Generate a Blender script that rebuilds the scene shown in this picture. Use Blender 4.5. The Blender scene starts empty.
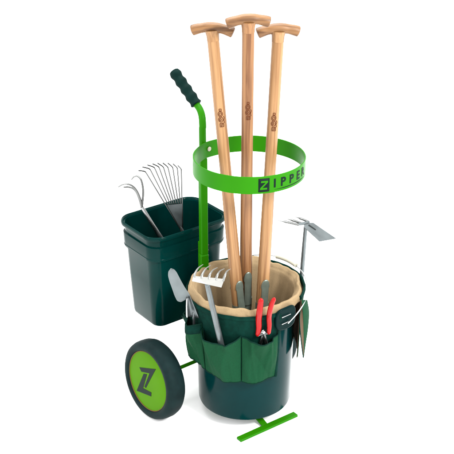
import bpy, bmesh, math, random
from mathutils import Vector, Matrix, Quaternion, noise
random.seed(4)
R = math.radians
sc = bpy.context.scene
COL = sc.collection
GZ = -0.039                       # ground height (the bucket base is z = 0)

# ------------------------------------------------------------------ camera
FPX, PITCH = 1068.0, R(25.5)
CAM = Vector((-0.0539, -2.7480, 1.8807))
FW = Vector((0, math.cos(PITCH), -math.sin(PITCH)))
UP = Vector((0, math.sin(PITCH), math.cos(PITCH)))
RT = Vector((1, 0, 0))
cam = bpy.data.objects.new('camera', bpy.data.cameras.new('camera'))
COL.objects.link(cam)
cam.location = CAM
cam.rotation_euler = (R(90) - PITCH, 0, 0)
cam.data.sensor_width = 36
cam.data.lens = FPX / 454 * 36
cam.data.clip_end = 200
sc.camera = cam

def at(px, py, Y):
    """point of the plane y = Y seen at a place of the photograph"""
    r = FW + RT * ((px - 227) / FPX) + UP * (-(py - 227) / FPX)
    return CAM + r * ((Y - CAM.y) / r.y)

# ------------------------------------------------------------------ materials
KA = 0.55          # reflectance level used under the strong white studio light
def mat(name, col, rough=0.5, metal=0.0, spec=0.5, bump=None, var=None, sheen=0.0, rvar=0.0, k=None):
    k = KA if k is None else k
    col = tuple(c * k for c in col); spec *= k
    m = bpy.data.materials.new(name); m.use_nodes = True
    nt = m.node_tree; b = nt.nodes['Principled BSDF']
    b.inputs['Base Color'].default_value = (*col, 1)
    b.inputs['Roughness'].default_value = rough
    b.inputs['Metallic'].default_value = metal
    b.inputs['Specular IOR Level'].default_value = spec
    if sheen: b.inputs['Sheen Weight'].default_value = sheen
    tc = nt.nodes.new('ShaderNodeTexCoord')
    if var:      # (scale, amount, stretch)
        mp = nt.nodes.new('ShaderNodeMapping'); mp.inputs['Scale'].default_value = var[2]
        nz = nt.nodes.new('ShaderNodeTexNoise'); nz.inputs['Scale'].default_value = var[0]
        nz.inputs['Detail'].default_value = 5
        mr = nt.nodes.new('ShaderNodeMapRange')
        mr.inputs['From Min'].default_value = .3; mr.inputs['From Max'].default_value = .7
        mr.inputs['To Min'].default_value = 1 - var[1]; mr.inputs['To Max'].default_value = 1 + var[1]
        mx = nt.nodes.new('ShaderNodeVectorMath'); mx.operation = 'SCALE'
        mx.inputs[0].default_value = col
        nt.links.new(tc.outputs['Object'], mp.inputs['Vector']); nt.links.new(mp.outputs[0], nz.inputs['Vector'])
        nt.links.new(nz.outputs['Fac'], mr.inputs['Value']); nt.links.new(mr.outputs[0], mx.inputs['Scale'])
        nt.links.new(mx.outputs[0], b.inputs['Base Color'])
        if rvar:
            m2 = nt.nodes.new('ShaderNodeMapRange')
            m2.inputs['From Min'].default_value = .3; m2.inputs['From Max'].default_value = .7
            m2.inputs['To Min'].default_value = max(0, rough - rvar); m2.inputs['To Max'].default_value = rough + rvar
            nt.links.new(nz.outputs['Fac'], m2.inputs['Value']); nt.links.new(m2.outputs[0], b.inputs['Roughness'])
    if bump:     # (scale, strength, distance)
        nb = nt.nodes.new('ShaderNodeTexNoise'); nb.inputs['Scale'].default_value = bump[0]; nb.inputs['Detail'].default_value = 4
        bp = nt.nodes.new('ShaderNodeBump'); bp.inputs['Strength'].default_value = bump[1]; bp.inputs['Distance'].default_value = bump[2]
        nt.links.new(tc.outputs['Object'], nb.inputs['Vector']); nt.links.new(nb.outputs['Fac'], bp.inputs['Height'])
        nt.links.new(bp.outputs[0], b.inputs['Normal'])
    return m

def wood(name, c1, c2, grain=(60, 60, 2.2), rough=.42):
    c1 = tuple(c * KA for c in c1); c2 = tuple(c * KA for c in c2)
    m = bpy.data.materials.new(name); m.use_nodes = True
    nt = m.node_tree; b = nt.nodes['Principled BSDF']
    tc = nt.nodes.new('ShaderNodeTexCoord'); mp = nt.nodes.new('ShaderNodeMapping')
    mp.inputs['Scale'].default_value = grain
    nz = nt.nodes.new('ShaderNodeTexNoise'); nz.inputs['Scale'].default_value = 1.6; nz.inputs['Detail'].default_value = 6
    nz.inputs['Distortion'].default_value = .6
    cr = nt.nodes.new('ShaderNodeValToRGB')
    cr.color_ramp.elements[0].position = .32; cr.color_ramp.elements[0].color = (*c2, 1)
    cr.color_ramp.elements[1].position = .62; cr.color_ramp.elements[1].color = (*c1, 1)
    mp2 = nt.nodes.new('ShaderNodeMapping'); mp2.inputs['Scale'].default_value = tuple(g * 3.5 for g in grain)
    n2 = nt.nodes.new('ShaderNodeTexNoise'); n2.inputs['Scale'].default_value = 1.5; n2.inputs['Detail'].default_value = 3
    mr = nt.nodes.new('ShaderNodeMapRange'); mr.inputs['To Min'].default_value = .76; mr.inputs['To Max'].default_value = 1.22
    sc_ = nt.nodes.new('ShaderNodeVectorMath'); sc_.operation = 'SCALE'
    L = nt.links.new
    oi = nt.nodes.new('ShaderNodeObjectInfo'); ml = nt.nodes.new('ShaderNodeMath'); ml.operation = 'MULTIPLY'; ml.inputs[1].default_value = 37
    L(oi.outputs['Random'], ml.inputs[0]); L(ml.outputs[0], mp.inputs['Location'])
    L(tc.outputs['Object'], mp.inputs['Vector']); L(mp.outputs[0], nz.inputs['Vector']); L(nz.outputs['Fac'], cr.inputs['Fac'])
    L(tc.outputs['Object'], mp2.inputs['Vector']); L(mp2.outputs[0], n2.inputs['Vector']); L(n2.outputs['Fac'], mr.inputs['Value'])
    L(cr.outputs['Color'], sc_.inputs[0]); L(mr.outputs[0], sc_.inputs['Scale']); L(sc_.outputs[0], b.inputs['Base Color'])
    bp = nt.nodes.new('ShaderNodeBump'); bp.inputs['Strength'].default_value = .25; bp.inputs['Distance'].default_value = .001
    L(n2.outputs['Fac'], bp.inputs['Height']); L(bp.outputs[0], b.inputs['Normal'])
    b.inputs['Roughness'].default_value = rough; b.inputs['Specular IOR Level'].default_value = .22
    return m

ONE = (1, 1, 1)
M = dict(
    lime=mat('green_paint', (.021, .190, .0012), .32, spec=.075, var=(5, .10, ONE), bump=(300, .08, .0004)),
    bin=mat('dark_green_plastic', (.0004, .025, .0225), .15, spec=.08, var=(9, .15, ONE), bump=(90, .06, .0006), rvar=.03),
    bucket=mat('petrol_green_plastic', (.0004, .023, .0240), .16, spec=.085, var=(12, .10, ONE), bump=(90, .06, .0006), rvar=.03),
    band=mat('dark_green_fabric', (.0014, .023, .0165), .8, spec=.06, var=(60, .25, ONE), bump=(700, .5, .0006)),
    pocket=mat('mid_green_fabric', (.0055, .052, .021), .75, spec=.08, var=(350, .12, ONE), bump=(600, .5, .0006)),
    binding=mat('green_binding', (.001, .020, .013), .7, spec=.08, bump=(900, .4, .0005)),
    beige=mat('beige_fabric', (.33, .235, .130), .85, spec=.08, var=(350, .08, ONE), bump=(500, .5, .0006)),
    brown=mat('brown_fabric_back', (.10, .066, .04), .85, spec=.12, var=(20, .18, ONE), bump=(500, .5, .0006)),
    rubber=mat('tyre_rubber', (.0055, .016, .0165), .6, spec=.07, var=(30, .25, ONE), bump=(180, .15, .0008)),
    hub=mat('hub_green', (.068, .205, .0012), .45, spec=.04, var=(8, .08, ONE)),
    rust=mat('hub_edge_orange', (.16, .06, .006), .6),
    emblem=mat('emblem_dark', (.002, .011, .010), .5, spec=.10),
    grip=mat('foam_grip', (.0008, .016, .0135), .7, spec=.10, var=(40, .2, ONE), bump=(250, .3, .001)),
    steel=mat('brushed_steel', (.42, .43, .43), .30, 1.0, var=(40, .2, (1, 1, .15)), rvar=.1),
    dsteel=mat('dark_wire_steel', (.19, .195, .19), .35, 1.0),
    zinc=mat('grey_coated_steel', (.17, .195, .20), .36, .7, spec=.3, var=(18, .22, ONE), rvar=.12),
    white=mat('white_enamel', (.33, .33, .31), .35, spec=.3, var=(30, .06, ONE)),
    tooth=mat('light_enamel_worn', (.27, .275, .26), .3, .6, spec=.4),
    red=mat('red_vinyl', (.36, .0035, .0035), .25, spec=.3),
    socket=mat('forged_socket_steel', (.22, .27, .225), .34, .6, var=(40, .12, ONE), rvar=.06),
    burn=mat('burnt_mark', (.12, .035, .012), .8, spec=.1),
    ear=mat('black_green_plastic', (.0003, .012, .012), .35, spec=.05),
    black=mat('black_plastic', (.008, .014, .014), .45, spec=.3),
    wire=mat('galvanised_wire', (.60, .62, .61), .3, 1.0),
    cream=mat('cream_grip', (.52, .50, .40), .5, spec=.3),
    wood=wood('ash_wood', (.42, .232, .100), (.22, .100, .036)),
    wood_red=wood('ash_wood_reddish', (.34, .168, .068), (.16, .064, .023)),
    wood_bar=wood('beech_wood', (.26, .128, .048), (.085, .034, .012), grain=(2.5, 60, 60)),
    floor=mat('white_studio_floor', (.90, .90, .90), .9, spec=.1, bump=(40, .05, .001), k=1),
)

# ------------------------------------------------------------------ helpers
def thing(name, label, cat, loc=(0, 0, 0), group=None):
    o = bpy.data.objects.new(name, None); COL.objects.link(o)
    o.empty_display_size = .05
    o.location = loc; o['label'] = label; o['category'] = cat
    if group: o['group'] = group
    return o

def root_of(p):
    while p.parent: p = p.parent
    return p

def mesh(name, geo, m, parent=None, smooth=True, local=False, bevel=0, seg=2, solid=0, sub=0, offset=0, angle=35):
    vs, fs = geo
    me = bpy.data.meshes.new(name)
    if parent is not None and not local:
        off = root_of(parent).location
        vs = [Vector(v) - off for v in vs]
    me.from_pydata([tuple(v) for v in vs], [], fs); me.validate()
    bm = bmesh.new(); bm.from_mesh(me)
    bmesh.ops.remove_doubles(bm, verts=bm.verts, dist=1e-6)
    bmesh.ops.recalc_face_normals(bm, faces=bm.faces)
    bm.to_mesh(me); bm.free()
    me.materials.append(M[m])
    o = bpy.data.objects.new(name, me); COL.objects.link(o)
    if parent is not None: o.parent = parent
    if solid:
        s = o.modifiers.new('solid', 'SOLIDIFY'); s.thickness = solid; s.offset = offset
    if bevel:
        b = o.modifiers.new('bevel', 'BEVEL'); b.width = bevel; b.segments = seg; b.limit_method = 'ANGLE'; b.angle_limit = R(angle)
    if sub:
        s = o.modifiers.new('sub', 'SUBSURF'); s.levels = sub; s.render_levels = sub
    if smooth:
        me.polygons.foreach_set('use_smooth', [True] * len(me.polygons))
        if not sub: me.set_sharp_from_angle(angle=R(38))
    return o

def join(*geos):
    V, Fc = [], []
    for vs, fs in geos:
        k = len(V); V += list(vs); Fc += [tuple(i + k for i in f) for f in fs]
    return V, Fc

def tube(path, rad, n=14, caps=True, flat=1.0, upv=None):
    path = [Vector(p) for p in path]; N = len(path)
    if not hasattr(rad, '__len__'): rad = [rad] * N
    T = []
    for i in range(N):
        a = path[max(i - 1, 0)]; b = path[min(i + 1, N - 1)]
        T.append((b - a).normalized())
    u = Vector(upv) if upv else (Vector((0, 0, 1)) if abs(T[0].z) < .9 else Vector((0, 1, 0)))
    vs, fs = [], []
    for i in range(N):
        u = (u - T[i] * u.dot(T[i])).normalized(); w = T[i].cross(u)
        for k in range(n):
            a = 2 * math.pi * k / n
            vs.append(path[i] + (u * math.cos(a) * flat + w * math.sin(a)) * rad[i])
    for i in range(N - 1):
        for k in range(n):
            fs.append((i * n + k, i * n + (k + 1) % n, (i + 1) * n + (k + 1) % n, (i + 1) * n + k))
    if caps:
        fs.append(tuple(range(n))[::-1]); fs.append(tuple((N - 1) * n + k for k in range(n)))
    return vs, fs

def smooth_path(pts, k=6):
    pts = [Vector(p) for p in pts]; out = []
    P = [pts[0] * 2 - pts[1]] + pts + [pts[-1] * 2 - pts[-2]]
    for i in range(1, len(P) - 2):
        for j in range(k):
            t = j / k; a, b, c, d = P[i - 1:i + 3]
            out.append(.5 * ((2 * b) + (c - a) * t + (2 * a - 5 * b + 4 * c - d) * t * t + (3 * b - a - 3 * c + d) * t ** 3))
    out.append(pts[-1]); return out

def lathe(prof, n=64, c=(0, 0, 0), closed=False, fn=None, cap=False):
    vs, fs = [], []; c = Vector(c); N = len(prof)
    for (r, z) in prof:
        for k in range(n):
            a = 2 * math.pi * k / n
            rr, zz = (r, z) if fn is None else fn(r, z, a)
            vs.append(c + Vector((rr * math.cos(a), rr * math.sin(a), zz)))
    for i in range(N if closed else N - 1):
        j = (i + 1) % N
        for k in range(n):
            fs.append((i * n + k, i * n + (k + 1) % n, j * n + (k + 1) % n, j * n + k))
    if cap:
        fs.append(tuple(range(n))[::-1]); fs.append(tuple((N - 1) * n + k for k in range(n)))
    return vs, fs

def box(c, s, ax=(1, 0, 0), ay=None, az=(0, 0, 1)):
    c = Vector(c); ax = Vector(ax).normalized(); az = Vector(az).normalized()
    ay = Vector(ay).normalized() if ay else az.cross(ax)
    vs = [c + ax * (i * s[0] / 2) + ay * (j * s[1] / 2) + az * (k * s[2] / 2) for k in (-1, 1) for j in (-1, 1) for i in (-1, 1)]
    return vs, [(0, 2, 3, 1), (4, 5, 7, 6), (0, 1, 5, 4), (2, 6, 7, 3), (0, 4, 6, 2), (1, 3, 7, 5)]

def prism(poly, thick, fn):
    """2-D outline -> slab; fn(u, v, w) gives the 3-D point"""
    n = len(poly)
    vs = [fn(u, v, 0) for u, v in poly] + [fn(u, v, thick) for u, v in poly]
    fs = [tuple(range(n))[::-1], tuple(range(n, 2 * n))] + [(i, (i + 1) % n, n + (i + 1) % n, n + i) for i in range(n)]
    return vs, fs

def grid(fn, nu, nv):
    vs = [fn(i / nu, j / nv) for j in range(nv + 1) for i in range(nu + 1)]
    fs = [(j * (nu + 1) + i, j * (nu + 1) + i + 1, (j + 1) * (nu + 1) + i + 1, (j + 1) * (nu + 1) + i) for j in range(nv) for i in range(nu)]
    return vs, fs

# ------------------------------------------------------------------ setting
fl = lathe([(0.001, GZ), (3, GZ), (30, GZ)], 48)
f_o = mesh('floor', fl, 'floor'); f_o['kind'] = 'structure'

# directions of the cart: A runs along the axle, B points to its back
AX = Vector((math.cos(R(38)), math.sin(R(38)), 0)); BX = Vector((-AX.y, AX.x, 0)); Z3 = Vector((0, 0, 1))

# ------------------------------------------------------------------ the cart
cart = thing('tool_cart', 'bright green garden cart with lettered hoop, slanted dark grip and Z-marked black-tyred wheel', 'cart', (-.05, .05, GZ))
POST = Vector((-.1235, .107, 0))
RC = Vector((.0075, 0, .765)); RR = .1535; RH = .049
# post: tube bent backwards into the handle
hb = at(196.6, 104.5, .150); ht = at(174.0, 71.5, .205)
path = [POST + Z3 * .30, POST + Z3 * .6, POST + Z3 * .80] + smooth_path([POST + Z3 * .83, at(202.7, 126, .108), at(202.0, 116.5, .118), at(199.9, 109.6, .134), hb], 6)
path += [hb + (ht - hb) * .5, hb + (ht - hb) * .93]
mesh('post', tube(path, .0104, 20), 'lime', cart)
# flat lower bar of the post with punched holes, and the wider bracket at its foot
mesh('lower_bar', box(POST + Z3 * .43, (.0222, .0225, .62), AX.lerp(Vector((1, 0, 0)), .4)), 'lime', cart, bevel=.003)
br = mesh('foot_bracket', box(POST + Z3 * .235 + BX * -.002 - AX * .003, (.0255, .0255, .395), AX.lerp(Vector((1, 0, 0)), .4)), 'lime', cart, bevel=.003)
for z in (.455, .438, .421, .404):
    d = AX.lerp(Vector((1, 0, 0)), .4).normalized()
    c = POST + Z3 * z + d * .0125
    mesh('dark_hole_stub', tube([c, c + d * .0035], .0042, 10), 'black', cart)  # black stubs stand in for the dark inside the punched holes
# grip with finger waves
gd = (ht - hb); gl = gd.length
g_path, g_r = [], []
n = 60
for i in range(n + 1):
    t = i / n
    g_path.append(hb + gd * (t * 1.02))
    r = .0160 + .0015 * math.cos(t * 2 * math.pi * 4.5)
    e = min(t, 1 - t)
    if e < .03: r *= .80 + .2 * math.sqrt(max(0, 1 - (1 - e / .03) ** 2))
    g_r.append(r)
mesh('grip', tube(g_path, g_r, 24), 'grip', cart)
# the hoop: flat band, flattened where it is bolted to the post
def ring_r(a):
    pa = math.atan2((POST - RC).y, (POST - RC).x)
    d = abs((a - pa + math.pi) % (2 * math.pi) - math.pi)
    return RR + .0030 * math.exp(-(d / .16) ** 2)
prof = [(0, -RH / 2), (0, RH / 2), (.0032, RH / 2), (.0032, -RH / 2)]
ring = mesh('hoop', lathe(prof, 160, RC, closed=True, fn=lambda r, z, a: (ring_r(a) + r, z)), 'lime', cart, bevel=.0006)
pd = (POST - RC); pd.z = 0; pd.normalize()
pa = math.atan2(pd.y, pd.x)
ca = RC + Vector((math.cos(pa - .07), math.sin(pa - .07), 0)) * (RR + .001) + Z3 * .002
nrm = -Vector((math.cos(pa - .07), math.sin(pa - .07), 0))
mesh('rivet', tube([ca, ca + nrm * .002, ca + nrm * .0042], [.0068, .0066, .0035], 16), 'cream', ring)
# lettering on the hoop (dark on green), bent round it
def text_geo(s, size, bold=.0):
    cu = bpy.data.curves.new('t', 'FONT'); cu.body = s; cu.size = size; cu.align_x = 'CENTER'; cu.offset = bold; cu.resolution_u = 3
    o = bpy.data.objects.new('t', cu); COL.objects.link(o)
    dg = bpy.context.evaluated_depsgraph_get(); me = bpy.data.meshes.new_from_object(o.evaluated_get(dg))
    bm = bmesh.new(); bm.from_mesh(me)
    bmesh.ops.triangulate(bm, faces=bm.faces)
    for _ in range(2):
        bmesh.ops.subdivide_edges(bm, edges=[e for e in bm.edges if e.calc_length() > .006], cuts=1, use_grid_fill=False)
        bmesh.ops.triangulate(bm, faces=bm.faces)
    vs = [v.co.copy() for v in bm.verts]; bm.verts.index_update(); fs = [tuple(v.index for v in f.verts) for f in bm.faces]
    bm.free(); bpy.data.objects.remove(o); return vs, fs
def bend(geo, ang, z0, lift):
    vs, fs = geo
    out = []
    for v in vs:
        a = ang + v.x / (RR + .0032)
        r = RR + .0032 + lift + v.z
        out.append(RC + Vector((r * math.cos(a), r * math.sin(a), z0 + v.y)))
    return out, fs
F0 = R(-90)
zc = F0 + R(13.4)
sq = grid(lambda u, v: Vector(((u - .5) * .030, (v - .5) * .038, 0)), 8, 4)
mesh('letter_box', bend(sq, zc, 0, .0006), 'emblem', ring, solid=.0004)
def zpoly(w, h, t):
    return [(-w, h), (w, h), (w, h - t), (-w * .35, -h + t), (w, -h + t), (w, -h), (-w, -h), (-w, -h + t), (w * .35, h - t), (-w, h - t)]
zl = prism(zpoly(.0095, .0125, .0052), .0004, lambda u, v, w: Vector((u + v * .12, v, w)))
mesh('letter', bend(zl, zc, 0, .0010), 'lime', ring, smooth=False)
for ch, deg in (('I', 24.6), ('P', 34.2), ('P', 45.2), ('E', 56.2), ('R', 67.0)):
    vs, fs = text_geo(ch, .034, .0009)
    mesh('letter', bend((vs, fs), F0 + R(deg), -.0095, .0006), 'emblem', ring, smooth=False, solid=.0004)
un = grid(lambda u, v: Vector(((u - .5) * .128, -.0165 + .0010 * (v - .5) * 2 * min(1, 4 * u, 4 * (1 - u)) , 0)), 40, 1)
mesh('underline', bend(un, F0 + R(47.5), 0, .0006), 'emblem', ring, solid=.0004)
# axle, wheels
AXZ = GZ + .123
hub_c = Vector((-.2910, -.0545, AXZ)) 
ha = hub_c.dot(AX); hbb = hub_c.dot(BX)
hub_c = AX * ha + BX * hbb + Z3 * AXZ
mesh('axle', tube([hub_c + AX * .02, hub_c + AX * .47], .0058, 14), 'lime', cart)
def wheel(c, out, toe=0, camber=0):
    out = (Matrix.Rotation(toe, 3, 'Z') @ out); out = (out + Z3 * camber).normalized()
    # profile in (radius, offset along the outward normal)
    W = .050
    pr = [(.0935, -.002), (.0945, .003), (.098, .0065), (.106, .0075), (.113, .0055), (.1185, .001), (.1222, -.010), (.123, -.020), (.1226, -.036), (.1190, -.047), (.113, -.053), (.105, -.055), (.098, -.052), (.093, -.02)]
    side = Z3.cross(out).normalized(); upw = out.cross(side)
    def tf(geo): return [c + side * v.x + upw * v.y + out * v.z for v in geo[0]], geo[1]
    w = mesh('wheel', tf(lathe(pr, 96, closed=True)), 'rubber', cart)
    mesh('hub_disc', tf(lathe([(.0005, .0028), (.05, .0026), (.088, .0018), (.0928, .0006), (.0928, -.03), (.02, -.034), (.0005, -.034)], 96)), 'hub', w)
    mesh('hub_rim', tf(lathe([(.0922, .0012), (.0934, .0026), (.0946, .0012), (.0938, -.001)], 96, closed=True)), 'rust', w)
    return w, tf
w1, tf = wheel(hub_c, -AX, R(2), .085)
def hubuv(pts):   # emblem outline read off the photograph in the disc's own plane
    o = []
    for x, y in pts:
        dx, dy = x - 142.5, y - 233
        u = dx / 72; v = (52 * u - dy) / 97.4
        o.append((u * .094, v * .094))
    return o
# side = Z x out ; the picture's right-hand in-plane direction is -BX
sgn = 1 if Z3.cross(-AX).dot(-BX) > 0 else -1
for pts in ([(111, 181), (172, 192), (139, 257), (133, 252), (150, 205), (119, 197)],
            [(128, 205), (141, 208), (128, 257), (160, 274), (160, 288), (104, 265)]):
    g = prism(hubuv(pts), .0012, lambda u, v, w: Vector((u * sgn, v, .0022 + w)))
    mesh('emblem', tf(g), 'emblem', w1, smooth=False)
wheel(hub_c + AX * .49, AX)
# support plate under the bucket, struts from post to axle, front foot bar
mesh('support_plate', join(box(BX * .02 + Z3 * -.006, (.05, .24, .005), AX), box(BX * .02 + Z3 * -.0125, (.22, .03, .007), AX)), 'lime', cart, bevel=.001)
fa, fb = Vector((-.0195, -.1835, 0)), Vector((.1585, -.0565, 0))
fa = at(238.8, 436.8, -.1835); fb = at(295.8, 412.5, -.056)
fdir = (fb - fa); fdir.z = 0; fdir.normalize(); fn_ = Vector((fdir.y, -fdir.x, 0))
fc = (fa + fb) / 2; fc.z = GZ
mesh('foot_bar', join(box(fc + Z3 * .004, ((fb - fa).length, .021, .008), fdir)), 'lime', cart, bevel=.0012)
st0 = fc - fn_ * .010 - fdir * .004 + Z3 * .0055; st1 = st0 - fn_ * .075 + Z3 * .0225
sd = (st1 - st0).normalized()
mesh('foot_stem', box((st0 + st1) / 2, ((st1 - st0).length, .020, .005), sd, fdir, sd.cross(fdir)), 'lime', cart, bevel=.001)
jb = POST + (AX * (hub_c.dot(AX) + .26) + BX * hub_c.dot(BX) - POST) * .5
mesh('axle_bracket', join(box(Vector((POST.x, POST.y, .06)) * .5 + Vector((AX * POST.dot(AX) + BX * hbb + Z3 * AXZ)) * .5, (.03, .03, .05), AX)), 'lime', cart, bevel=.002)
mesh('bin_hook', box(POST + BX * .016 + Z3 * .44, (.010, .012, .05), AX), 'lime', cart, bevel=.001)

# ------------------------------------------------------------------ round bucket
buck = thing('round_bucket', 'round petrol-green plastic bucket with wire bail, standing above the green foot bar', 'bucket', (0, 0, -.003))
pr = [(.001, .0), (.132, .0), (.1385, .003), (.1405, .010), (.1425, .12), (.1455, .27), (.1480, .345), (.1500, .362), (.1580, .364), (.1588, .372), (.1560, .3765), (.1500, .3765),
      (.1465, .370), (.1445, .345), (.139, .12), (.1375, .012), (.001, .008)]
mesh('tub', lathe(pr, 128), 'bucket', buck)
# bail ears (front right, back left) and bail with cream grip
EA = R(-50)
ears = []
for ang in (EA, EA + math.pi):
    er = Vector((math.cos(ang), math.sin(ang), 0)); et = Vector((-er.y, er.x, 0))
    c = er * .174 + Z3 * .350
    pts = []
    for i in range(32):
        a = 2 * math.pi * i / 32; q = 3.2
        pts.append((.038 * abs(math.cos(a)) ** (2 / q) * (1 if math.cos(a) > 0 else -1), .035 * abs(math.sin(a)) ** (2 / q) * (1 if math.sin(a) > 0 else -1)))
    e = mesh('bail_ear', prism(pts, .008, lambda u, v, w: c + et * u + Z3 * v + er * (w - .006 + .004 * math.cos(u / .036 * 1.5))), 'ear', buck, bevel=.003)
    for dz in (.010, -.012):
        mesh('highlight_rib', box(c + er * .0066 + Z3 * dz + et * -.004, (.034, .003, .0022), et), 'wire', e, bevel=.001)  # bright metal colour stands in for the highlights on the plastic ridges
    ears.append(c)
# the bail has fallen to the right and lies round the rim
mid_dir = Vector((math.cos(EA + R(90)), math.sin(EA + R(90)), 0)); er = Vector((math.cos(EA), math.sin(EA), 0))
bp_ = []
for i in range(41):
    a = -math.pi / 2 + math.pi * i / 40
    p = er * (-math.sin(a)) * .184 + mid_dir * (math.cos(a) ** .9 if math.cos(a) > 0 else 0) * (.180 + .01 * math.sin(a))
    p.z = .335 + .064 * math.cos(a) ** .8 if math.cos(a) > 1e-6 else .335
    bp_.append(p)
bail = mesh('bail', tube(bp_, .0019, 10), 'wire', buck)
mesh('bail_grip', tube(bp_[18:25], .0068, 14), 'cream', bail)

# ------------------------------------------------------------------ organiser bag
bag = thing('bucket_organiser', 'green fabric tool organiser with beige lining and outside pockets draped over the round bucket rim', 'tool organiser', (0, 0, .38))
def wr(a, s, k=0):      # soft cloth wrinkles
    return noise.noise(Vector((math.cos(a) * s, math.sin(a) * s, k)))
# lining: rolled over the rim, hanging inside with folds
lp = [(.001, .105), (.10, .10), (.122, .105), (.130, .13), (.133, .20), (.1375, .28), (.1405, .34), (.1450, .372), (.1510, .384), (.1565, .3905), (.1595, .3915), (.1620, .3885), (.1650, .379), (.1675, .365)]
def tri(x): return abs((x / math.pi) % 2 - 1) * 2 - 1
def lfn(r, z, a):
    d = min(1, max(0, (.39 - z) / .12)) if r < .152 else 0
    k = max(0, min(1, (r - .146) / .010)); k = k * k * (3 - 2 * k)
    if r > .16: k *= max(0, min(1, (z - .364) / .014))
    rr = r - .010 * d * abs(wr(a, 3.2, z * 4)) + (1 - k) * .0022 * wr(a, 9, z * 9) + k * (.0030 * math.sin(a * 7 + 3 * wr(a, 2, 7) + z * 12) + .0022 * tri(a * 12 - z * 24 + 4 * wr(a, 3, 3)) + .0012 * tri(a * 23 + z * 60))
    zz = z + (.0045 * wr(a, 4.5, 9) + .0018 * tri(a * 11 + 2 * wr(a, 3, 1))) * max(0, min(1, (r - .146) / .008)) + .004 * wr(a, 2.2, 3) * min(1, max(0, (z - .2) / .1)) + max(0, min(1, (r - .160) / .006)) * (.006 * wr(a, 6, 5) + .002 * wr(a, 14, 2))
    # a stretched corner at the left and soft peaks
    zz += .006 * math.exp(-((a - R(205)) / .22) ** 2) * (1 if z > .33 else 0)
    if r < .148: rr -= .0095 * d * (.5 + .5 * tri(a * 9 + 4 * wr(a, 2, 1) + z * 8))
    return rr, zz
lp2 = []
for i in range(len(lp) - 1):
    for j in range(4): 
        t = j / 4; lp2.append((lp[i][0] * (1 - t) + lp[i + 1][0] * t, lp[i][1] * (1 - t) + lp[i + 1][1] * t))
lp2.append(lp[-1])
mesh('lining', lathe(lp2, 200, fn=lfn), 'beige', bag, solid=.0016)
def rbase(z):           # hanging cloth distance from the axis
    t = max(0, min(1, (z - .13) / .24))
    return .1535 + (.1715 - .1535) * t ** .8
ZB = .150
def zbot(a):
    d = abs(math.degrees(a) + 88)
    return ZB + .004 * wr(a, 4, 2) + .026 * min(1, d / 80) ** 1.6
def panel(a0, a1, flare0, flare1, name, m, off=0, ztop=.374, drop0=0, drop1=0):
    def f(u, v):
        a = a0 + (a1 - a0) * u
        zb = zbot(a) - drop0 * max(0, 1 - u * 6) - drop1 * max(0, 1 - (1 - u) * 6)
        zt = ztop + .002 * wr(a, 5, 8)
        z = zb + (zt - zb) * v
        e0 = max(0, 1 - u * 7); e1 = max(0, 1 - (1 - u) * 7)
        r = rbase(z) + off + .004 * wr(a, 5, z * 6) * (1 - v) + (flare0 * e0 ** 1.5 + flare1 * e1 ** 1.5) * (1 - v) ** .8 
        return Vector((r * math.cos(a), r * math.sin(a), z))
    return mesh(name, grid(f, int(abs(a1 - a0) * 40), 24), m, bag, solid=.0016)
panel(R(-57), R(-215), 0, .01, 'front_panel', 'band')
panel(R(-22), R(124), .008, .01, 'back_panel', 'pocket')
panel(R(-22), R(123), .008, .01, 'panel_backing', 'brown', off=-.0024, ztop=.366)
tipp = at(303.3, 357.5, -.088)
fold_l = smooth_path([at(300.5, 308, -.095), at(299.6, 318, -.104), at(300.0, 330, -.106), at(301.6, 345, -.102), tipp], 5)
fold_r = smooth_path([at(301.5, 300, -.090), at(303.0, 316, -.086), at(303.4, 332, -.085), at(303.7, 345, -.087), tipp + Vector((.0006, 0, 0))], 5)
mesh('folded_corner', grid(lambda u, v: fold_l[round(v * (len(fold_l) - 1))].lerp(fold_r[round(v * (len(fold_l) - 1))], u) + Vector((0, .010 * math.sin(math.pi * u) * (1 - v), 0)), 8, len(fold_l) - 1), 'brown', bag, solid=.0014)
mesh('corner_binding', tube(fold_l, .0016, 8), 'band', bag)
gr_l = fold_r; gr_r = smooth_path([at(307.2, 300, -.05), at(309.0, 312, -.045), at(308.0, 328, -.058), at(305.6, 344, -.075), tipp + Vector((.0012, 0, 0))], 5)
mesh('side_flap', grid(lambda u, v: gr_l[round(v * (len(fold_l) - 1))].lerp(gr_r[round(v * (len(fold_l) - 1))], u) + Vector((.003 * math.sin(math.pi * u) * (1 - v), 0, 0)), 8, len(fold_l) - 1), 'pocket', bag, solid=.0014)
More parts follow.
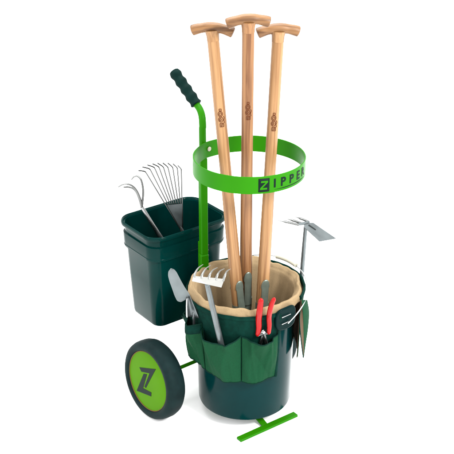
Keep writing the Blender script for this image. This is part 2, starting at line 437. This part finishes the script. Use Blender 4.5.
# dark bound edge that follows the rim
def edge(a0, a1, name='binding', z=.372, r=.1735, rad=.0030):
    pts = []
    for i in range(61):
        a = a0 + (a1 - a0) * i / 60
        pts.append(Vector(((r + .001 * wr(a, 6, 4)) * math.cos(a), (r + .001 * wr(a, 6, 4)) * math.sin(a), z + .002 * wr(a, 5, 8))))
    mesh(name, tube(pts, rad, 10, flat=1.6), 'band', bag)
edge(R(-25), R(124), z=.380, r=.1725, rad=.0042); edge(R(-57), R(-215), z=.366, r=.1725)
def pocket(a0, a1, zt, bulge, sag, ph, zoff=.001, ksag=.5, tilt=0, hemband=0):
    def rr(u, v, z, a):
        s = max(0, math.sin(math.pi * u)) ** .55
        b = bulge * s * (.25 + .75 * v ** .8)
        w = .0050 * wr(a, 10, ph + z * 5) * s + .0025 * math.sin(u * 9 + ph + v * 2.5) * s * v
        w += .0075 * math.sin(5 * u + 1.2 * math.sin(3 * v + ph)) * s * v + .0085 * tri((u * 6 - v * 4) + ph * 2) * s * (1 - v * .5)
        w += .0080 * tri((u * 8 + v * 5) + ph * 3) * s * v
        for c0, c1, am, sg in ((.14 + .05 * math.sin(ph), .10, .0050, .045), (.40 + .08 * math.sin(ph * 3), -.16, .0042, .050), (.66 + .05 * math.sin(ph * 5), .18, .0055, .045), (.84, -.10, .0035, .045)):
            w += am * math.exp(-((u - c0 - c1 * v) / sg) ** 2) * (.35 + .65 * v) * s
        return rbase(z) + .0035 + b + w
    def f(u, v):
        a = a0 + (a1 - a0) * u
        top = zt - sag * max(0, math.sin(math.pi * min(1, max(0, u + (ksag - .5) * u * (1 - u) * 4)))) + .0015 * wr(a, 12, ph)
        top += tilt * (u - .5)
        zbb = zbot(a) + zoff
        z = zbb + (top - zbb) * v
        r = rr(u, v, z, a)
        return Vector((r * math.cos(a), r * math.sin(a), z))
    p = mesh('pocket', grid(f, 72, 30), 'pocket', bag, solid=.0014)
    mesh('hem', tube([f(i / 72, 1) for i in range(73)], .0019, 8), 'binding', p)
    if hemband:
        def g(u, v):
            q = f(u, 1 - hemband + v * (hemband + .004)); a = math.atan2(q.y, q.x)
            return q + Vector((math.cos(a), math.sin(a), 0)) * .0016
        mesh('hem_band', grid(g, 40, 6), 'band', p, solid=.0012)
    mesh('bottom_binding', tube([f(i / 40, 0) + Vector((math.cos(a0) * .0, 0, 0)) for i in range(41)], .0021, 8), 'binding', p)
    return p
pocket(R(-58), R(-94), .306, .020, .006, 1.0, tilt=.006)
pocket(R(-95), R(-136), .309, .029, .020, 2.3, tilt=-.006)
pocket(R(-137), R(-173), .313, .022, .006, 4.1, tilt=-.016, hemband=.20)
pocket(R(-174), R(-213), .280, .014, .012, 5.7)
for i in range(4):
    pocket(R(10 + 28 * i), R(10 + 28 * i + 27), .298, .004, .012, 7.1 + i, zoff=.006)

# dark tape down the free edge of the front panel
q = []
for i in range(25):
    v = i / 24; a = R(-57.3); z = zbot(a) + (.372 - zbot(a)) * v
    r = rbase(z) + .006
    q.append(Vector((r * math.cos(a), r * math.sin(a), z)))
mesh('edge_tape', tube(q, .0042, 10, flat=.5, upv=(math.cos(R(-57)), math.sin(R(-57)), 0)), 'band', bag)

# ------------------------------------------------------------------ square bin hung behind the post
bc = at(173.6, 217.3, .222); ZR = bc.z; bc.z = 0
HS = 1.12
sbin = thing('square_bin', 'tall rectangular dark green plastic bin with rolled rim hanging behind the cart post', 'bucket', (bc.x, bc.y, ZR - .318))
def rrect(la, lb, rc, z, n=10):
    pts = []
    for cx, cy, a0 in ((1, 1, 0), (-1, 1, 90), (-1, -1, 180), (1, -1, 270)):
        for i in range(n + 1):
            a = R(a0 + 90 * i / n)
            u = cx * (la / 2 - rc) + rc * math.cos(a); v = cy * (lb / 2 - rc) + rc * math.sin(a)
            pts.append(bc + AX2 * u + BX2 * v + Z3 * z)
    return pts
AX2 = Vector((math.cos(R(37)), math.sin(R(37)), 0)); BX2 = Vector((-AX2.y, AX2.x, 0))
def loft(rows, cap0=True, cap1=False):
    vs, fs = [], []; n = len(rows[0])
    for r in rows: vs += r
    for i in range(len(rows) - 1):
        for k in range(n): fs.append((i * n + k, i * n + (k + 1) % n, (i + 1) * n + (k + 1) % n, (i + 1) * n + k))
    if cap0: fs.append(tuple(range(n))[::-1])
    if cap1: fs.append(tuple((len(rows) - 1) * n + k for k in range(n)))
    return vs, fs
LA, LB = .292, .208
rows = []
for dz, da, rc in ((-.283, -.062, .026), (-.281, -.054, .030), (-.272, -.048, .034), (-.150, -.034, .038), (-.078, -.026, .040), (-.0755, -.0245, .040), (-.0735, -.013, .043), (-.071, -.012, .043), (-.034, -.010, .043), (-.032, -.0105, .043), (-.030, -.019, .042),
                   (-.012, -.017, .043), (-.009, -.015, .044), (-.0095, .001, .050), (-.007, .003, .051), (-.001, .003, .051), (.002, .0, .050), (.003, -.003, .048), (.0015, -.008, .046), (-.004, -.013, .044),
                   (-.03, -.024, .041), (-.078, -.031, .038), (-.15, -.039, .036), (-.27, -.054, .030), (-.276, -.062, .026)):
    rows.append(rrect(LA + da, LB + da, rc, ZR + dz * HS))
k0 = 13                  # first row of the rolled lip
lip = rows[k0:20]
mesh('bin_body', loft(rows[:k0] + [rrect(LA - .0100, LB - .0100, .0445, ZR - .0085), rrect(LA - .0100, LB - .0100, .0445, ZR - .005), rrect(LA - .0185, LB - .0185, .043, ZR - .005)] + rows[20:], True, True), 'bin', sbin)
cl = lip + [rrect(LA - .012, LB - .012, .044, ZR - .0095), lip[0]]
mesh('rolled_rim', loft(cl, False, False), 'bin', sbin)
mesh('stacking_collar', loft([rrect(LA - .012, LB - .012, .043, ZR - .079), rrect(LA - .0105, LB - .0105, .043, ZR - .078), rrect(LA - .0105, LB - .0105, .043, ZR - .074), rrect(LA - .0118, LB - .0118, .043, ZR - .073), rrect(LA - .02, LB - .02, .04, ZR - .076), rrect(LA - .012, LB - .012, .043, ZR - .079)], False, False), 'bin', sbin)

# ------------------------------------------------------------------ long handled tools
def long_tool(label, ptop, pbot, yt, yb, woodm, bar_turn, bar_roll, kind, mark_t, strap_t, dark=1):
    T = at(*ptop, yt); Bm = at(*pbot, yb)
    d = (T - Bm).normalized()
    # extend down to the bucket floor
    k = (Bm.z - .118) / d.z
    tip = Bm - d * k
    L = (T - tip).length
    t = thing('long_handled_tool', label, 'garden tool', tip, 'long handled tools in the round bucket')
    # local frame: z along shaft, y pointing away from the camera
    z = d; y = Vector((0, 1, 0)); y = (y - z * y.dot(z)).normalized(); x = y.cross(z)
    mtx = Matrix((x, y, z)).transposed()
    t.rotation_euler = mtx.to_euler()
    strap_z = strap_t[0]
    r0 = .0152
    s0 = .17
    pth = [Vector((0, 0, s0 + (L - s0) * i / 24)) for i in range(25)]
    rad = [.0184 - .0024 * min(1, (i / 24) * 1.6) for i in range(25)]
    rad[0] = .013
    sh = mesh('shaft', tube(pth, rad, 28), woodm, t, local=True)
    # T grip: arched bar with rounded, slightly drooping ends and a boss
    hw = .0560
    tr, pt = [], []
    for i in range(65):
        u = -1 + 2 * i / 64
        xx = u * hw; zz = L + .015 - .0115 * abs(u) ** 1.9
        rr = .0152 - .0006 * (1 - abs(u)) - .0012 * math.exp(-((abs(u) - .5) / .2) ** 2)
        if abs(u) > .95: rr *= math.sqrt(max(.45, 1 - ((abs(u) - .95) / .06) ** 2)) 
        pt.append(Vector((xx, 0, zz))); tr.append(rr)
    bar = tube(pt, tr, 24, flat=.95, upv=(0, 0, 1))
    boss = tube([(0, 0, L - .020), (0, 0, L - .012), (0, 0, L - .006), (0, 0, L + .0), (0, 0, L + .008)], [.0166, .0168, .0173, .0186, .0202], 32)
    g1 = mesh('t_grip', bar, 'wood_bar', t, local=True)
    g2 = mesh('grip_boss', boss, woodm, g1, local=True)
    rot = Matrix.Rotation(bar_turn, 4, 'Z') @ Matrix.Translation((0, 0, L)) @ Matrix.Rotation(bar_roll, 4, 'Y') @ Matrix.Translation((0, 0, -L))
    g1.data.transform(rot)
    # burnt-in mark: two seals and a boxed word, wrapped on the shaft's camera side
    MZ = L * mark_t; Rm = .0163
    def on(u, v, sh_=.0002):
        a = -math.pi / 2 + (u * 1.12 + .002) / Rm
        return Vector(((Rm + sh_) * math.cos(a), (Rm + sh_) * math.sin(a), MZ + v * 1.18))
    segs = []
    def ringm(cu, cv, ru, rv, w=.0009, n=18):
        segs.append(tube([on(cu + ru * math.cos(2 * math.pi * i / n), cv + rv * math.sin(2 * math.pi * i / n)) for i in range(n + 1)], w, 5))
    def line(*p, w=.0009):
        q = []
        for a_, b_ in zip(p[:-1], p[1:]):
            for j in range(4): q.append(on(a_[0] + (b_[0] - a_[0]) * j / 4, a_[1] + (b_[1] - a_[1]) * j / 4))
        q.append(on(*p[-1])); segs.append(tube(q, w, 5))
    ringm(-.001, .014, .0055, .0062); ringm(-.001, .014, .0028, .0032); ringm(-.001, .001, .0055, .006); ringm(-.002, .001, .002, .003)
    line((-.003, .0215), (.002, .0215), (.002, .026), (-.003, .026), (-.003, .0215))
    line((.006, .008), (.008, .004), (.006, -.002), (.0075, -.008)); line((-.004, -.008), (.005, -.008), (.005, -.0165), (-.004, -.0165), (-.004, -.008))
    line((-.001, -.0165), (-.001, -.010)); line((.002, -.008), (.002, -.014))
    mesh('burnt_mark', join(*segs), 'burn', sh, local=True)
    # socket and straps
    sz = strap_t[0]
    segs = [tube([(0, 0, .10), (0, 0, .14), (0, 0, .19), (0, 0, .22)], [.010, .014, .0185, .019], 24)]
    so = mesh('socket', join(*segs), 'socket', t, local=True)
    def strap(sy, ztop, a_c):
        def f(u, v):
            zz = .20 + (ztop - .20) * v
            w = .62 * (1 - .95 * max(0, (v - .72) / .28) ** 2) ** .5 * 1.15 if v > .72 else .58
            a = a_c + (u - .5) * 2 * max(.05, w)
            rr = .0197
            return Vector((rr * math.cos(a), rr * math.sin(a), zz))
        return mesh('strap', grid(f, 10, 24), 'socket', so, local=True, solid=.002)
    strap(1, sz, R(-90) + strap_t[1]); strap(1, sz - .01, R(90) + strap_t[1])
    # head inside the bucket
    if kind == 'fork':
        gs = [box((0, 0, .10), (.07, .01, .012))]
        for i in range(4):
            xx = -.033 + .022 * i
            gs.append(tube([(xx, 0, .10), (xx, .001, .05), (xx, .004, 0.003)], [.0045, .004, .0012], 8))
        mesh('tines', join(*gs), 'socket', t, local=True)
    else:
        pts = [(-.034, .11), (.034, .11), (.034, .04), (.024, .015), (0, .002), (-.024, .015), (-.034, .04)]
        mesh('blade', prism(pts, .0025, lambda u, v, w: Vector((u, w + .006 * (u / .034) ** 2 * -1, v))), 'socket', t, local=True)
    return t
long_tool('long ash handle leaning left, its T-grip farthest left', (212.5, 33), (238, 300), .010, -.030, 'wood', R(-6), R(7), 'spade', .770, (.300, .55), 1)
long_tool('upright middle handle of redder wood, its T-grip highest of the three', (248.3, 24.5), (245.6, 300), -.035, .010, 'wood_red', R(2), R(-2), 'fork', .772, (.315, .35), 1)
long_tool('long pale handle leaning right, its T-grip farthest right', (278.2, 34), (262.2, 300), .010, -.020, 'wood', R(4), R(-4), 'spade', .760, (.300, .35), 1)

# ------------------------------------------------------------------ hand tools in the square bin
def shaft_into(tp, d, L, r, m_, t, name='ferrule'):
    return mesh(name, tube([tp, tp + d * L], r, 14), m_, t)
Yc = .165
base = at(141.8, 207, Yc); low = at(158.5, 234, Yc + .005); dd = (low - base).normalized()
cult = thing('hand_cultivator', 'three-pronged steel hand cultivator with curved claws in the left of the square bin', 'hand tool', low + dd * .16)
mesh('shank', tube([base, low, low + dd * .03], [.0052, .0074, .0078], 16), 'steel', cult)
mesh('handle', tube([low + dd * .03, low + dd * .04, low + dd * .10, low + dd * .155, low + dd * .16], [.009, .012, .0135, .012, .006], 18), 'wood', cult)
for pts, ys in (([(141.8, 208), (140.5, 200), (136.5, 190.5), (131, 185.2), (124, 184.0), (118.0, 187)], (0, -.002, -.006, -.012, -.02, -.03)),
                ([(141.8, 208), (143.2, 192), (141.3, 180.5), (137.5, 176.2), (134, 176.6), (131.5, 179.5)], (0, .006, .012, .014, .010, 0)),
                ([(141.8, 208), (139.6, 200), (136.6, 192.5), (133.0, 188.6), (128, 187.0), (123.5, 187.2)], (0, .002, .004, .004, 0, -.008))):
    q = smooth_path([at(x, y, Yc + dy) for (x, y), dy in zip(pts, ys)], 6)
    n_ = len(q); mesh('tine', tube(q, [.0034 - .0016 * (i / n_) ** 2 for i in range(n_)], 10), 'dsteel', cult)
Yf = .215
apex = at(181.5, 229, Yf); fd = (at(181.5, 229, Yf) - at(170, 200, Yf)).normalized()
fan = thing('fan_rake_head', 'nine-wire fan hand rake with hooked tips standing in the right of the square bin', 'hand tool', apex + fd * .17)
bends = [(145.3, 171.5), (149.9, 168.9), (154.4, 167.4), (158.9, 166.9), (163.4, 166.9), (168, 167.2), (172.8, 167.3), (177.4, 167.9), (181.4, 169.2)]
tips = [(138.5, 170.5), (142.5, 167.0), (147.5, 165.0), (152.6, 163.8), (157.6, 163.2), (162.9, 163.0), (168.0, 163.2), (173.2, 164.0), (178.0, 165.6)]
for i, (b_, t_) in enumerate(zip(bends, tips)):
    yb = Yf + .012 * (1 - ((i - 4) / 4) ** 2)
    B_ = at(*b_, yb); T_ = at(*t_, yb - .02)
    A_ = apex + (Vector((1, 0, 0)) * (i - 4) * .0009)
    q = [A_, A_.lerp(B_, .5), A_.lerp(B_, .93)] + smooth_path([A_.lerp(B_, .965), B_ + (T_ - B_) * .12, T_], 4)
    mesh('tine', tube(q, .0021, 7), 'dsteel', fan)
pa_ = at(167.2, 205, Yf - .001); pb_ = at(182.2, 203.5, Yf - .001)
mesh('spreader_plate', prism([(0, 0), (1, 0), (.56, 1), (.44, 1)], .0012,
     lambda u, v, w: (pa_ + (pb_ - pa_) * u) * (1 - v) + (apex + Vector(((u - .5) * .02, 0, 0))) * v + Vector((0, -.0016 - w, 0))), 'zinc', fan, smooth=False)
mesh('shank', tube([apex - fd * .012, apex, apex + fd * .05], [.003, .0055, .006], 14), 'steel', fan)
mesh('handle', tube([apex + fd * .05, apex + fd * .06, apex + fd * .12, apex + fd * .165, apex + fd * .17], [.009, .012, .013, .012, .006], 18), 'wood', fan)

# ------------------------------------------------------------------ trowel (left pocket)
Yt = -.108
n0 = at(192, 314, Yt); 
tr_base = at(197, 345, Yt)
trow = thing('garden_trowel', 'grey steel trowel with pointed blade up, in the leftmost front pocket', 'hand tool', tr_base)
LE = [(170.8, 268.3), (168.2, 271.5), (168.0, 276), (169.6, 282), (172.2, 289), (174.6, 296), (177.2, 301.3), (181.0, 302.2), (184.5, 300.4), (187.0, 298.4)]
RE = [(170.8, 268.3), (174.2, 269.3), (176.6, 272), (178.8, 276.2), (181.3, 281.0), (183.9, 285.6), (186.4, 289.6), (188.4, 292.2), (189.6, 294.4), (190.2, 296.0)]
def blade(u, v):
    k = v * (len(LE) - 1); i = min(int(k), len(LE) - 2); t = k - i
    l = Vector(LE[i]).lerp(Vector(LE[i + 1]), t); r = Vector(RE[i]).lerp(Vector(RE[i + 1]), t)
    p = l.lerp(r, u)
    dish = .006 * (1 - (2 * u - 1) ** 2) * min(1, v * 4)
    return at(p.x, p.y, Yt - .02 * (1 - v) + dish - .006 * u)
mesh('blade', grid(blade, 8, 18), 'zinc', trow, solid=.0012, sub=2)
mesh('blade_rib', tube([at(173.5, 276, Yt - .010), at(180.5, 288, Yt - .003), at(187.5, 297, Yt + .001)], [.0005, .0014, .0024], 10), 'zinc', trow)
def neck(u, v):
    l = Vector((186.2, 297.4)).lerp(Vector((186.0, 316)), v); r = Vector((189.8, 295.2)).lerp(Vector((199.0, 318)), v)
    p = l.lerp(r, u); return at(p.x, p.y, Yt + .009 * math.sin(math.pi * u) * (.4 + v))
mesh('neck', grid(neck, 12, 10), 'zinc', trow, solid=.0016)
mesh('neck_edge', tube([at(187.2, 298, Yt - .002), at(186.8, 306, Yt - .002), at(187.2, 317, Yt - .002)], [.0022, .0026, .003], 10), 'steel', trow)
mesh('handle', tube([at(193.6, 312, -.098), at(194.6, 332, -.096), at(198.5, 350, -.070)], [.003, .005, .006], 18), 'zinc', trow)

# ------------------------------------------------------------------ hand rake with white head (second pocket)
Yr = -.162
rk = thing('hand_rake', 'hand rake with white five-toothed head above a grey steel shank in the second front pocket', 'hand tool', at(222, 348, Yr))
mesh('shank', tube([at(207.2, 284, Yr - .010), at(212.0, 305, Yr - .007), at(218.6, 333, Yr - .002), at(222, 348, Yr)], [.0072, .0080, .0086, .0088], 20), 'zinc', rk)
mesh('shank_seam', tube([at(208.4, 287, Yr - .0175), at(212.7, 305, Yr - .0155), at(219.3, 333, Yr - .011)], .0011, 8), 'dsteel', rk)
c1, c2, c3, c4 = (193.4, 275.8), (191.8, 281.2), (221.4, 287.6), (224.6, 279.0)
def hp(u, v, w=0):
    a = Vector(c1).lerp(Vector(c4), u); b = Vector(c2).lerp(Vector(c3), u); p = a.lerp(b, v)
    return at(p.x, p.y, Yr - .012 - .010 * v + w + (u - .5) * .01)
mesh('head', prism([(0, 0), (.06, 0), (.5, .0), (1, 0), (1, 1), (.5, 1), (0, 1)], .003, lambda u, v, w: hp(u, v, w)), 'white', rk, smooth=False, bevel=.0006)
tb = [.03, .265, .50, .735, .97]
tt = [(203.0, 264.5), (210.6, 265.2), (217.4, 267.6), (224.3, 268.7), (230.4, 268.8)]
for u, tp in zip(tb, tt):
    b0 = hp(u, .25, .0015); b1 = hp(u, -.45, .004); e = at(*tp, Yr + .035)
    m_ = b1.lerp(e, .5) + Vector((-.0022, 0, .0025))
    q = smooth_path([b0, b1, m_, e], 6); n_ = len(q)
    mesh('tooth', tube(q, [.0034 * (1 - (i / n_)) ** .9 + .0009 for i in range(n_)], 10, flat=.7), 'tooth', rk)

# ------------------------------------------------------------------ secateurs (third pocket)
Ys = -.174
sec = thing('pruning_shears', 'red-handled pruning shears, handles up, in the right-hand front pocket', 'hand tool', at(263, 350, Ys))
def arm(pts, r_, w_=None):
    q = smooth_path([at(x, y, Ys + dy) for x, y, dy in pts], 6); n_ = len(q)
    rr = [r_ * (.80 + .28 * math.sin(math.pi * min(1, i / n_ * .9 + .1))) for i in range(n_)]
    rr[0] *= .45; rr[1] *= .85; rr[-1] *= .6
    return tube(q, rr, 16, flat=.85)
mesh('left_handle', arm([(261.2, 298.5, -.010), (260.4, 305, -.010), (259.4, 312, -.010), (258.7, 320, 0), (258.8, 328, 0), (257.6, 336, 0)], .0080), 'red', sec)
mesh('right_handle', arm([(274.6, 297.8, -.008), (271.8, 304, -.008), (269.9, 311, -.008), (269.0, 318, .002), (269.3, 326, .002), (268.6, 334, .002)], .0068), 'red', sec)
cpt = at(263.6, 332, Ys - .003)
mesh('pivot_bolt', tube([cpt + Vector((0, .004, 0)), cpt + Vector((0, -.004, 0)), cpt + Vector((0, -.006, 0))], [.006, .0055, .003], 16), 'steel', sec)
mesh('spring', tube([at(260.2 + 3.2 * i / 24 + math.cos(i * 1.6) * .5, 334.5 - 4.5 * i / 24, Ys - .003 + .003 * math.sin(i * 1.6)) for i in range(25)], .0012, 7), 'wire', sec)
mesh('lower_arm', join(tube([at(257.8, 335, Ys), at(263.5, 333, Ys + .001), at(267, 345, Ys + .008)], [.005, .006, .004], 12), tube([at(268.6, 333, Ys + .003), at(263.5, 334, Ys + .004), at(260, 345, Ys + .008)], [.004, .006, .004], 12)), 'dsteel', sec)

# ------------------------------------------------------------------ double hoe (right side)
Yh = .090
hoe = thing('double_hoe', 'small steel hoe with flat blade and three prongs, standing at the right rim', 'hand tool', at(299.5, 300, Yh))
top = at(305.6, 226.5, Yh); bot = at(299.8, 300, Yh)
mesh('shank', tube([top, top.lerp(bot, .3), bot], [.0056, .0064, .0072], 16), 'zinc', hoe)
q0 = at(304.5, 223.8, Yh)
# blade: flat plate that droops towards the right
pn = Vector((.46, -.30, .83)).normalized(); p0_ = at(304.3, 225, Yh - .004)
def onplane(px, py, w=0):
    q = at(px, py, Yh); r = (q - CAM).normalized()
    return CAM + r * ((p0_ - CAM).dot(pn) / r.dot(pn)) + pn * w
mesh('blade', prism([(304.0, 223.4), (306.5, 222.6), (313.4, 223.0), (336.2, 238.6), (319.6, 241.6), (304.4, 227.6)], .0016,
     lambda u, v, w: onplane(u, v, w - .0008)), 'zinc', hoe, smooth=False, bevel=.0003)
mesh('blade_bolt', tube([onplane(308.5, 225.2, .001), onplane(315.6, 230.0, .001)], [.0026, .0020], 10), 'black', hoe)
mesh('cross_bar', tube([at(297.5, 224.6, Yh - .016), at(302.5, 223.6, Yh - .004), at(309.0, 221.8, Yh + .016)], [.0034, .0046, .0034], 12), 'zinc', hoe)
for b_, t_, y0, y1 in (((298.6, 224.8), (276.4, 220.2), -.016, -.030), ((301.6, 223.4), (285.8, 218.6), -.002, -.010), ((308.6, 221.8), (294.6, 216.6), .016, .012)):
    B_ = at(*b_, Yh + y0); T_ = at(*t_, Yh + y1); mm = B_.lerp(T_, .5) + Z3 * .0012
    mesh('prong', tube(smooth_path([B_, mm, T_], 5), [.0038] * 7 + [.0022, .0017, .0011, .0006], 10), 'dsteel', hoe)
mesh('handle', tube([bot, bot - Z3 * .08], [.011, .010], 16), 'wood', hoe)

# ------------------------------------------------------------------ light
w = bpy.data.worlds.new('World'); sc.world = w; w.use_nodes = True
bg = w.node_tree.nodes['Background']; bg.inputs['Color'].default_value = (1, 1, 1, 1); bg.inputs['Strength'].default_value = 2.75
def area(name, loc, tgt, size, power, col=(1, 1, 1)):
    l = bpy.data.lights.new(name, 'AREA'); l.size = size; l.energy = power; l.color = col
    o = bpy.data.objects.new(name, l); COL.objects.link(o); o.location = loc
    o.rotation_euler = (Vector(tgt) - Vector(loc)).to_track_quat('-Z', 'Y').to_euler(); return o
area('softbox_key', (2.0, -2.2, 3.0), (0, 0, .4), .9, 285)
area('softbox_top', (-.4, 1.0, 3.8), (0, 0, .2), 2.4, 205)
area('softbox_left', (-2.8, -1.2, 1.9), (0, 0, .4), .7, 26)

sc.view_settings.view_transform = 'Standard'; sc.view_settings.look = 'None'
sc.view_settings.exposure = 0; sc.view_settings.gamma = 1
sc.render.engine = 'CYCLES'
sc.render.resolution_x = sc.render.resolution_y = 1024
